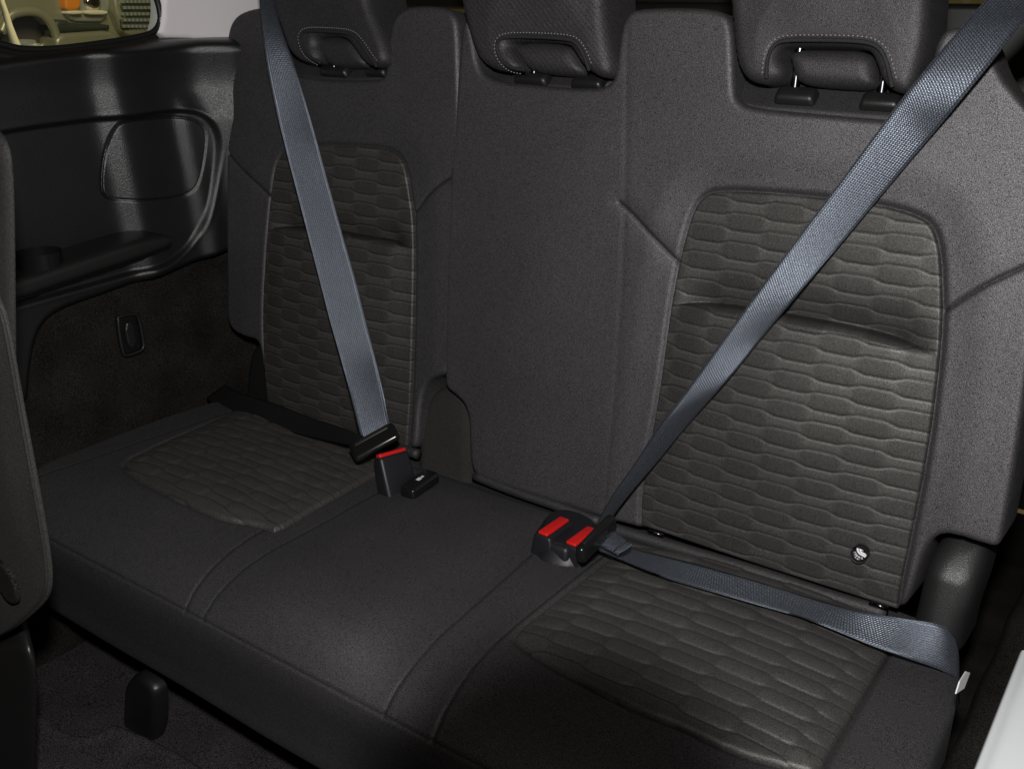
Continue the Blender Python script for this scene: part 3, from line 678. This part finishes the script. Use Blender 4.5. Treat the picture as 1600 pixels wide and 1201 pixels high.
wc2 = SX(147, 2, CX+.04)
sheet('projector', wc2[1:]+.048*np.stack([np.cos(an), np.sin(an)], -1), fixed_map(CX+.045), M['chrome'], hl, R=.03, depth=-3.9+3.96, res=.006)
cs('chrome_strip', [(103, 17), (129, 16), (131, 22), (108, 23)], M['white_strip'], .05, .06, .004, .006, parent=hl)
cs('chrome_strip', [(133, 16), (168, 16), (170, 23), (135, 23)], M['white_strip'], .05, .06, .004, .006, parent=hl)
cs('bumper', [(84, 30), (104, 31), (112, 37), (174, 37), (176, 47), (130, 49), (86, 52)], M['paintd'], .035, .1, .01)
cs('lower_bumper', [(86, 53), (130, 50), (176, 47), (198, 64), (196, 80), (88, 84)], M['paint'], .05, .1, .015)
gs = cs('grille', [(172, -60), (176, 0), (184, 34), (196, 55), (215, 59), (262, 50), (262, -60)], M['paint'], .06, .1, .02)
for (y0, y1, y2, y3) in [(4, 22, 1, 19), (26, 46, 22, 42), (-20, 0, -22, -3)]:
    gr = cs('grille_panel', [(187, y0), (192, y1), (197, y1+1), (246, y3), (247, y2)], M['paintd'], .066, .06, .004, .008, parent=gs)
pcs = []
for r in range(7):
    yy = -18+r*9.6
    for c in range(9):
        xx = 191+c*6.3+(3.1 if r % 2 else 0)+max(0, (r-5))*2
        if xx > 245: continue
        a = SX(xx-1.9, yy, CX+.07); b2 = SX(xx+1.9, yy+2.2, CX+.07); c_ = (a+b2)/2
        pcs.append(rbox('', c_, ((1, 0, 0), (0, 1, 0), (0, 0, 1)), (.008, abs(b2[1]-a[1])/2, .007), None, bev=0, build=False))
joined('grille_mesh', pcs, M['lens'], gs, sm=False)
pole = tube('barrier_pole', [SX(x, y, -2.6) for x, y in [(-2, -60), (3, 2), (8, 18), (14, 40), (20, 58), (26, 74), (30, 100), (33, 260)]], [.008, .008, .009, .011, .013, .015, .015, .015], M['white_strip'], None, n=12)
tag(pole, 'thin cream pole standing just outside the quarter window', 'pole')

# ---------------------------------------------------------------- tailgate and rear glass
tgp = empty('tailgate', (0, .95, -.3), 'dark tailgate trim seen in the gaps above the backrests', 'tailgate')
a = SY(1460, 6, .95)[2]
rbox('trim_panel', (-.08, 1.0, (a-.3)/2), ((1, 0, 0), (0, 1, 0), (0, 0, 1)), (.80, .04, (a+.3)/2), M['plas2'], tgp, bev=.01)
rbox('upper_trim', (-.66, 1.0, a+.2), ((1, 0, 0), (0, 1, 0), (0, 0, 1)), (.70, .03, .22), M['plas2'], tgp, bev=.01)
V = [(-.8, 1.0, a), (.7, 1.0, a), (.7, 1.0, a+.5), (-.8, 1.0, a+.5)]
mesh_obj('rear_glass', V, [(0, 1, 2, 3)], M['glass'], tgp, sm=False)

# ---------------------------------------------------------------- right side: carpeted wall, weather strip, white sill
rt = empty('side_lining', (.52, -.2, -.3), 'dark carpeted side lining along the right end of the bench', 'side lining')
def prism_y(name, sec, y0, y1, mat, parent, ny=60, nz=.0015):
    sec = catmull(sec, 6); V = []; Fc = []; n = len(sec)
    for j in range(ny+1):
        y = y0+(y1-y0)*j/ny
        for (x, z) in sec: V.append((x+nz*math.sin(y*40+z*30), y, z+nz*math.sin(y*31+x*50)))
    for j in range(ny):
        for i in range(n-1): Fc.append((j*n+i, j*n+i+1, (j+1)*n+i+1, (j+1)*n+i))
    return mesh_obj(name, V, Fc, mat, parent)
prism_y('carpet', [(.466, -.33), (.466, -.10), (.472, -.045), (.486, -.028), (.502, -.022), (.516, -.016)], -.85, .5, M['carpet'], rt)
E1 = SZ(1560, 1100, 0.); E2 = SZ(1600, 1000, 0.); xe = (E1[0]+E2[0])/2
prism_y('weather_strip', [(.512, -.05), (.515, -.012), (.522, -.002), (.530, -.004), (.534, -.03), (.535, -.06)], -.85, .5, M['webdark'], rt, nz=.0004)
rbox('rear_lining', (.64, .82, .10), ((1, .0, 0), (0, 1, 0), (0, 0, 1)), (.125, .80, .50), M['carpet'], rt, bev=.02)
sill = empty('body_sill', (.6, -.4, -.1), 'white painted body sill at the lower right corner', 'sill')
prism_y('panel', [(xe-.004, -.06), (xe-.001, -.012), (xe+.006, -.002), (xe+.03, .004), (xe+.12, .0), (xe+.2, -.03)], -.85, .015, M['white'], sill, nz=.0)

# ---------------------------------------------------------------- second row seat at the left edge
fs = empty('front_seat', (-.4, -.6, -.37), 'edge of a second-row seat with a round hinge cap at the left', 'car seat')
def fy(pts, yy): return np.array([SY(x, y, yy)[[0, 2]] for x, y in pts])
ym = lambda y0: (lambda u, v, h: np.stack([u+2.3*np.minimum(h+.004, 0), y0-h, v], -1))
YS = -.60
bo = smooth(fy([(-260, 420), (-40, 440), (0, 470), (12, 520), (28, 610), (45, 700), (62, 790), (74, 860), (78, 900), (76, 925), (66, 944), (40, 968), (18, 984), (0, 994), (-60, 1020), (-260, 1050)], YS), 2)
bk = sheet('side_bolster', bo, ym(YS), M['seatback2'], fs, hf=lambda u, v, s: .003*sst(0, .05, s), R=.0035, res=.0016, depth=.10)
i0 = [k for k in range(len(bo)) if bo[k][0] > SY(-60, 900, YS)[0]]
edge = bo[i0]; cc = bo.mean(0)
ed2 = edge+(cc-edge)/np.linalg.norm(cc-edge, axis=1)[:, None]*.004
tube('piping', np.stack([ed2[:, 0], np.full(len(ed2), YS+.0015-.002), ed2[:, 1]], -1), .0016, M['piping'], bk)
up = smooth(fy([(-260, 150), (-30, 200), (4, 214), (13, 232), (18, 262), (21, 320), (22, 420), (24, 600), (26, 720), (-260, 760)], YS+.05), 2)
sheet('upper_bolster', up, ym(YS+.05), M['seatback2'], fs, R=.016, res=.003, depth=.10)
cp = fy([(7, 912)], YS-.008)[0]; an = np.linspace(0, 2*np.pi, 48, endpoint=False)
rr = abs(fy([(36, 912)], YS)[0][0]-cp[0])
sheet('hinge_cap', cp+rr*np.stack([np.cos(an), np.sin(an)*1.15], -1), ym(YS-.008), M['carpet'], fs, R=.004, res=.002, depth=.02)
lp = smooth(fy([(-260, 990), (-40, 1010), (10, 990), (36, 1000), (50, 1025), (57, 1060), (56, 1120), (54, 1240), (50, 1400), (-260, 1400)], YS+.02), 2)
sheet('base_shield', lp, ym(YS+.02), M['plas2'], fs, R=.016, res=.004, depth=.12)

# ---------------------------------------------------------------- seat belts
def solveB(A, px, width, far):
    r = ray(*px); r = r/np.linalg.norm(r); w0 = CAM-A; b_ = r@w0; c_ = w0@w0-width*width; D = b_*b_-c_
    t = -b_+(math.sqrt(D) if far else -math.sqrt(D)) if D > 0 else -b_
    return CAM+r*t
def ribbon(name, A, B, mat, parent, th=.0013, nc=10, nl=9, bow=.0):
    A = catmull(A, nl); B = catmull(B, nl); n = len(A); ctr = (A+B)/2
    L = np.concatenate([[0], np.cumsum(np.linalg.norm(np.diff(ctr, axis=0), axis=1))])
    t = np.gradient(ctr, axis=0); t /= np.linalg.norm(t, axis=1)[:, None]
    nn = np.cross(t, B-A); nn /= np.linalg.norm(nn, axis=1)[:, None]
    for i in range(n):                                        # keep the face normal towards the cabin side the belt shows
        if i and nn[i]@nn[i-1] < 0: nn[i] = -nn[i]
    V = []; uv = []; Fc = []
    for i in range(n):
        for k in range(nc+1):
            s = k/nc; e = 1-(2*s-1)**6
            V.append(A[i]*(1-s)+B[i]*s+nn[i]*(th/2*e+bow*(1-(2*s-1)**2))); uv.append((s*.046, L[i]))
        for k in range(nc+1):
            s = 1-k/nc; e = 1-(2*s-1)**6
            V.append(A[i]*(1-s)+B[i]*s+nn[i]*(-th/2*e+bow*(1-(2*s-1)**2))); uv.append((s*.046, L[i]))
    W = 2*(nc+1)
    for i in range(n-1):
        for k in range(W): Fc.append((i*W+k, i*W+(k+1) % W, (i+1)*W+(k+1) % W, (i+1)*W+k))
    Fc += [tuple(range(W-1, -1, -1)), tuple((n-1)*W+k for k in range(W))]
    return mesh_obj(name, V, Fc, mat, parent, uv)
lb = empty('seat_belt', (-.29, -.09, .05), 'narrower-looking grey belt crossing the left backrest, fastened in the single buckle', 'seat belt', 'fastened seat belts')
secs = [((400, -90), (416, -90), .075, 1), ((404, -20), (422, -20), .070, 1), ((408, 34), (436, 32), .064, 1), ((417, 100), (459, 98), .056, 1), ((431, 170), (480, 166), .050, 1), ((447, 236), (498, 230), .050, 1), ((464, 302), (516, 296), .053, 1),
        ((482, 372), (535, 365), .058, 1), ((501, 446), (556, 438), .064, 1), ((516, 504), (571, 498), .070, 1), ((532, 560), (585, 553), .076, 0), ((548, 618), (598, 610), .086, 0), ((560, 668), (606, 650), .096, 0), ((566, 690), (612, 672), .100, 0)]
A = []; B = []
for a, b_, off, far in secs:
    p = SB(*a, off); A.append(p); B.append(solveB(p, b_, .0465, far))
ribbon('shoulder_webbing', A, B, M['web'], lb, bow=.0006)
# left lap webbing, seen from its dark side
secs = [((352, 600), (322, 622), -.01), ((374, 612), (346, 641), -.03), ((433, 631), (390, 655), -.045), ((490, 653), (470, 679), -.06), ((548, 672), (548, 695), -.085), ((575, 684), (572, 700), -.095)]
A = [SY(*a, y) for a, b_, y in secs]; B = [SY(*b_, y-.012) for a, b_, y in secs]
ribbon('lap_webbing', A, B, M['webdark'], lb)
# tongue
def place(px, ydepth): return SY(px[0], px[1], ydepth)
c1 = SY(585, 690, -.098)
ty = SY(618, 668, -.075)-SY(556, 702, -.118); ty /= np.linalg.norm(ty)
nn = CAM-c1; nn = nn/np.linalg.norm(nn); nn = nn*.75+np.array([0, -.1, .75]); nn -= ty*(nn@ty); nn /= np.linalg.norm(nn); tz = np.cross(nn, ty); tz *= np.sign(tz[2])
tongue = rbox('tongue', c1, (ty, nn, tz), (.0345, .0060, .0145), M['gloss'], lb, bev=.0058, seg=5)
rbox('slot', c1+nn*.0035+tz*.0085, (ty, nn, tz), (.026, .0035, .0035), M['rubber'], tongue, bev=.0015)

rb = empty('seat_belt', (.03, -.09, .05), 'bright grey belt crossing the right quilted backrest, fastened in the double buckle', 'seat belt', 'fastened seat belts')
secs = [((1640, -120), (1760, -60), .16, 0), ((1560, -24), (1668, -6), .125, 0), ((1503, 41), (1604, 30), .080, 0), ((1450, 103), (1550, 97), .055, 1), ((1412, 150), (1494, 166), .045, 1), ((1381, 191), (1444, 226), .040, 1), ((1315, 280), (1380, 302), .040, 1), ((1250, 366), (1319, 375), .044, 1), ((1180, 460), (1250, 456), .050, 1),
        ((1122, 540), (1187, 532), .054, 1), ((1067, 617), (1131, 600), .058, 1), ((1030, 664), (1078, 660), .063, 1), ((992, 722), (1030, 718), .068, 1), ((962, 765), (992, 762), .082, 1), ((938, 806), (962, 800), .095, 1), ((924, 838), (942, 832), .105, 1)]
A = []; B = []
for a, b_, off, far in secs:
    p = SB(*a, off); A.append(p); B.append(solveB(p, b_, .0465, far))
ribbon('shoulder_webbing', A, B, M['web'], rb, bow=.0006)
secs = [((930, 838), (925, 846), .040), ((952, 842), (935, 858), .028), ((989, 856), (947, 865), .024), ((1059, 873), (1032, 900), .023), ((1120, 889), (1117, 925), .024), ((1200, 912), (1200, 949), .024), ((1284, 938), (1264, 968), .024), ((1350, 955), (1361, 1007), .022), ((1410, 965), (1420, 1028), .018), ((1463, 974), (1470, 1046), .008), ((1487, 987), (1492, 1060), -.004), ((1497, 1010), (1498, 1080), -.025), ((1499, 1040), (1499, 1100), -.06)]
A = []; B = []
for a, b_, z in secs:
    p = SZ(*b_, z); B.append(p); A.append(solveB(p, a, .0465, True))
ribbon('lap_webbing', A, B, M['web'], rb, bow=.0008)
# stitched end loop of the webbing beside the tongue
q = [SZ(*p, .052) for p in [(951, 822), (988, 850)]]+[SZ(*p, .040) for p in [(965, 866), (929, 846)]]
AA = [q[0]*(1-t)+q[1]*t for t in np.linspace(0, 1, 4)]; BB = [q[3]*(1-t)+q[2]*t for t in np.linspace(0, 1, 4)]
lpz = ribbon('folded_end', AA, BB, M['web'], rb, th=.004, bow=.002)
S = []
for t in (.16, .28, .86):
    a_, b2_ = q[0]*(1-t)+q[1]*t, q[3]*(1-t)+q[2]*t; nz = np.cross(q[1]-q[0], q[3]-q[0]); nz /= np.linalg.norm(nz); nz *= np.sign(nz@(CAM-a_))
    S.append(tube('', [a_*(1-s)+b2_*s+nz*(.0023+.002*(1-(2*s-1)**2)) for s in np.linspace(.03, .97, 9)], .0008, None, n=6, build=False))
joined('stitching', S, M['rubber'], lpz)
c2 = SZ(932, 840, .050)
d1 = SZ(962, 806, .062)-SZ(912, 858, .046); d1 /= np.linalg.norm(d1); nn = np.cross(d1, np.array([0, 0, 1.])); nn /= np.linalg.norm(nn); tz = np.cross(nn, d1)
if nn@(CAM-c2) < 0: nn = -nn
if tz[2] < 0: tz = -tz
tongue = rbox('tongue', c2, (d1, nn, tz), (.035, .0065, .0115), M['gloss'], rb, bev=.006, seg=5)
rbox('slot', c2+tz*.007, (d1, nn, tz), (.025, .003, .006), M['rubber'], tongue, bev=.001)

# ---------------------------------------------------------------- buckles
sb = empty('belt_buckle', (-.27, -.10, 0), 'single black buckle with red release button standing left of centre', 'buckle')
ctr = (SZ(597, 706, .052)+SZ(622, 698, .052))/2
base = SZ(622, 768, .0); topc = SZ(610, 708, .050)
upv = topc-base; upv /= np.linalg.norm(upv)
yv = SZ(624, 695, .05)-SZ(581, 712, .05); yv /= np.linalg.norm(yv); xv = np.cross(yv, upv); xv /= np.linalg.norm(xv); yv = np.cross(upv, xv)
Lh = np.linalg.norm(topc-base)/2
rbox('housing', (topc+base)/2-upv*.006, (xv, yv, upv), (.0150, .0265, Lh+.006), M['housing'], sb, bev=.005, seg=4, top=(.62, .92))
rbox('release_button', topc+upv*.001+xv*.0020, (xv, yv, upv), (.0052, .0225, .0028), M['red'], sb, bev=.0022, seg=3)
# stowed loose latch
ll = empty('belt_latch', (-.225, -.11, .02), 'loose black latch with a small white mark lying beside the single buckle', 'latch')
a = SZ(642, 770, .012); b2 = SZ(670, 750, .014); dv = b2-a; Lh = np.linalg.norm(dv)/2; dv /= 2*Lh
wv = np.cross(dv, [0, 0, 1.]); wv /= np.linalg.norm(wv); uu = np.cross(wv, dv)
hz = rbox('housing', (a+b2)/2+np.array([0, 0, .004]), (wv, uu, dv), (.0125, .0085, Lh+.010), M['gloss'], ll, bev=.0055, seg=5)
cw = SZ(652, 761, .024); 
mk = [rbox('', (a+b2)/2+np.array([0, 0, .004])+uu*.0086*np.sign(uu[2])+dv*k, (wv, uu, dv), (w_, .0004, l_), None, bev=0, build=False) for k, w_, l_ in [(-.001, .0026, .0036), (.0055, .0018, .0007), (.0078, .0018, .0005)]]
joined('white_mark', mk, M['label'], hz, sm=False)
# webbing slot the latch lies in
# double buckle
db = empty('double_buckle', (.01, -.12, 0), 'black twin buckle housing with two red buttons at the right insert corner', 'buckle')
# boot: outline traced on the cushion, raised towards the two buckle mouths
boot = np.array([SZ(x, y, .006)[:2] for x, y in [(829, 846), (836, 822), (858, 806), (900, 806), (944, 826), (942, 850), (928, 872), (905, 879), (880, 880), (850, 873), (836, 862)]])
boot = smooth(boot, 2)
pb1 = (SZ(844, 837, .029)+SZ(886, 809, .029))/2; pb2 = (SZ(891, 851, .025)+SZ(926, 826, .025))/2
yv = np.array([.03, 1., 0]); yv /= np.linalg.norm(yv)
def boot_h(u, v, s):
    h = .003+.021*sst(0, .016, s)
    return h
sheet('boot', boot, lambda u, v, h: np.stack([u, v, h], -1), M['housing'], db, hf=boot_h, R=.004, res=.0018, depth=.02)
rbox('valley', (pb1+pb2)/2+np.array([0, -.004, -.014]), ((1, 0, 0), yv, (0, 0, 1)), (.020, .027, .010), M['housing'], db, bev=.006, seg=4, top=(.9, .9))
for k, (pc, hx, hz_) in enumerate([(pb1, .0200, .029), (pb2, .0185, .024)]):
    xv = np.array([1., -.03, 0]); upv = np.array([-.05, -.04, 1.]); upv /= np.linalg.norm(upv)
    c = pc-upv*(hz_/2+.004)
    hs = rbox('housing', c, (xv, yv, upv), (hx, .030, hz_/2+.004), M['housing'], db, bev=.004, seg=4, top=(.60, .86))
    rbox('release_button', pc+upv*.0012, (xv, yv, upv), (.0070, .0235, .0022), M['red'], hs, bev=.0018, seg=3)

sc.render.engine = 'CYCLES'
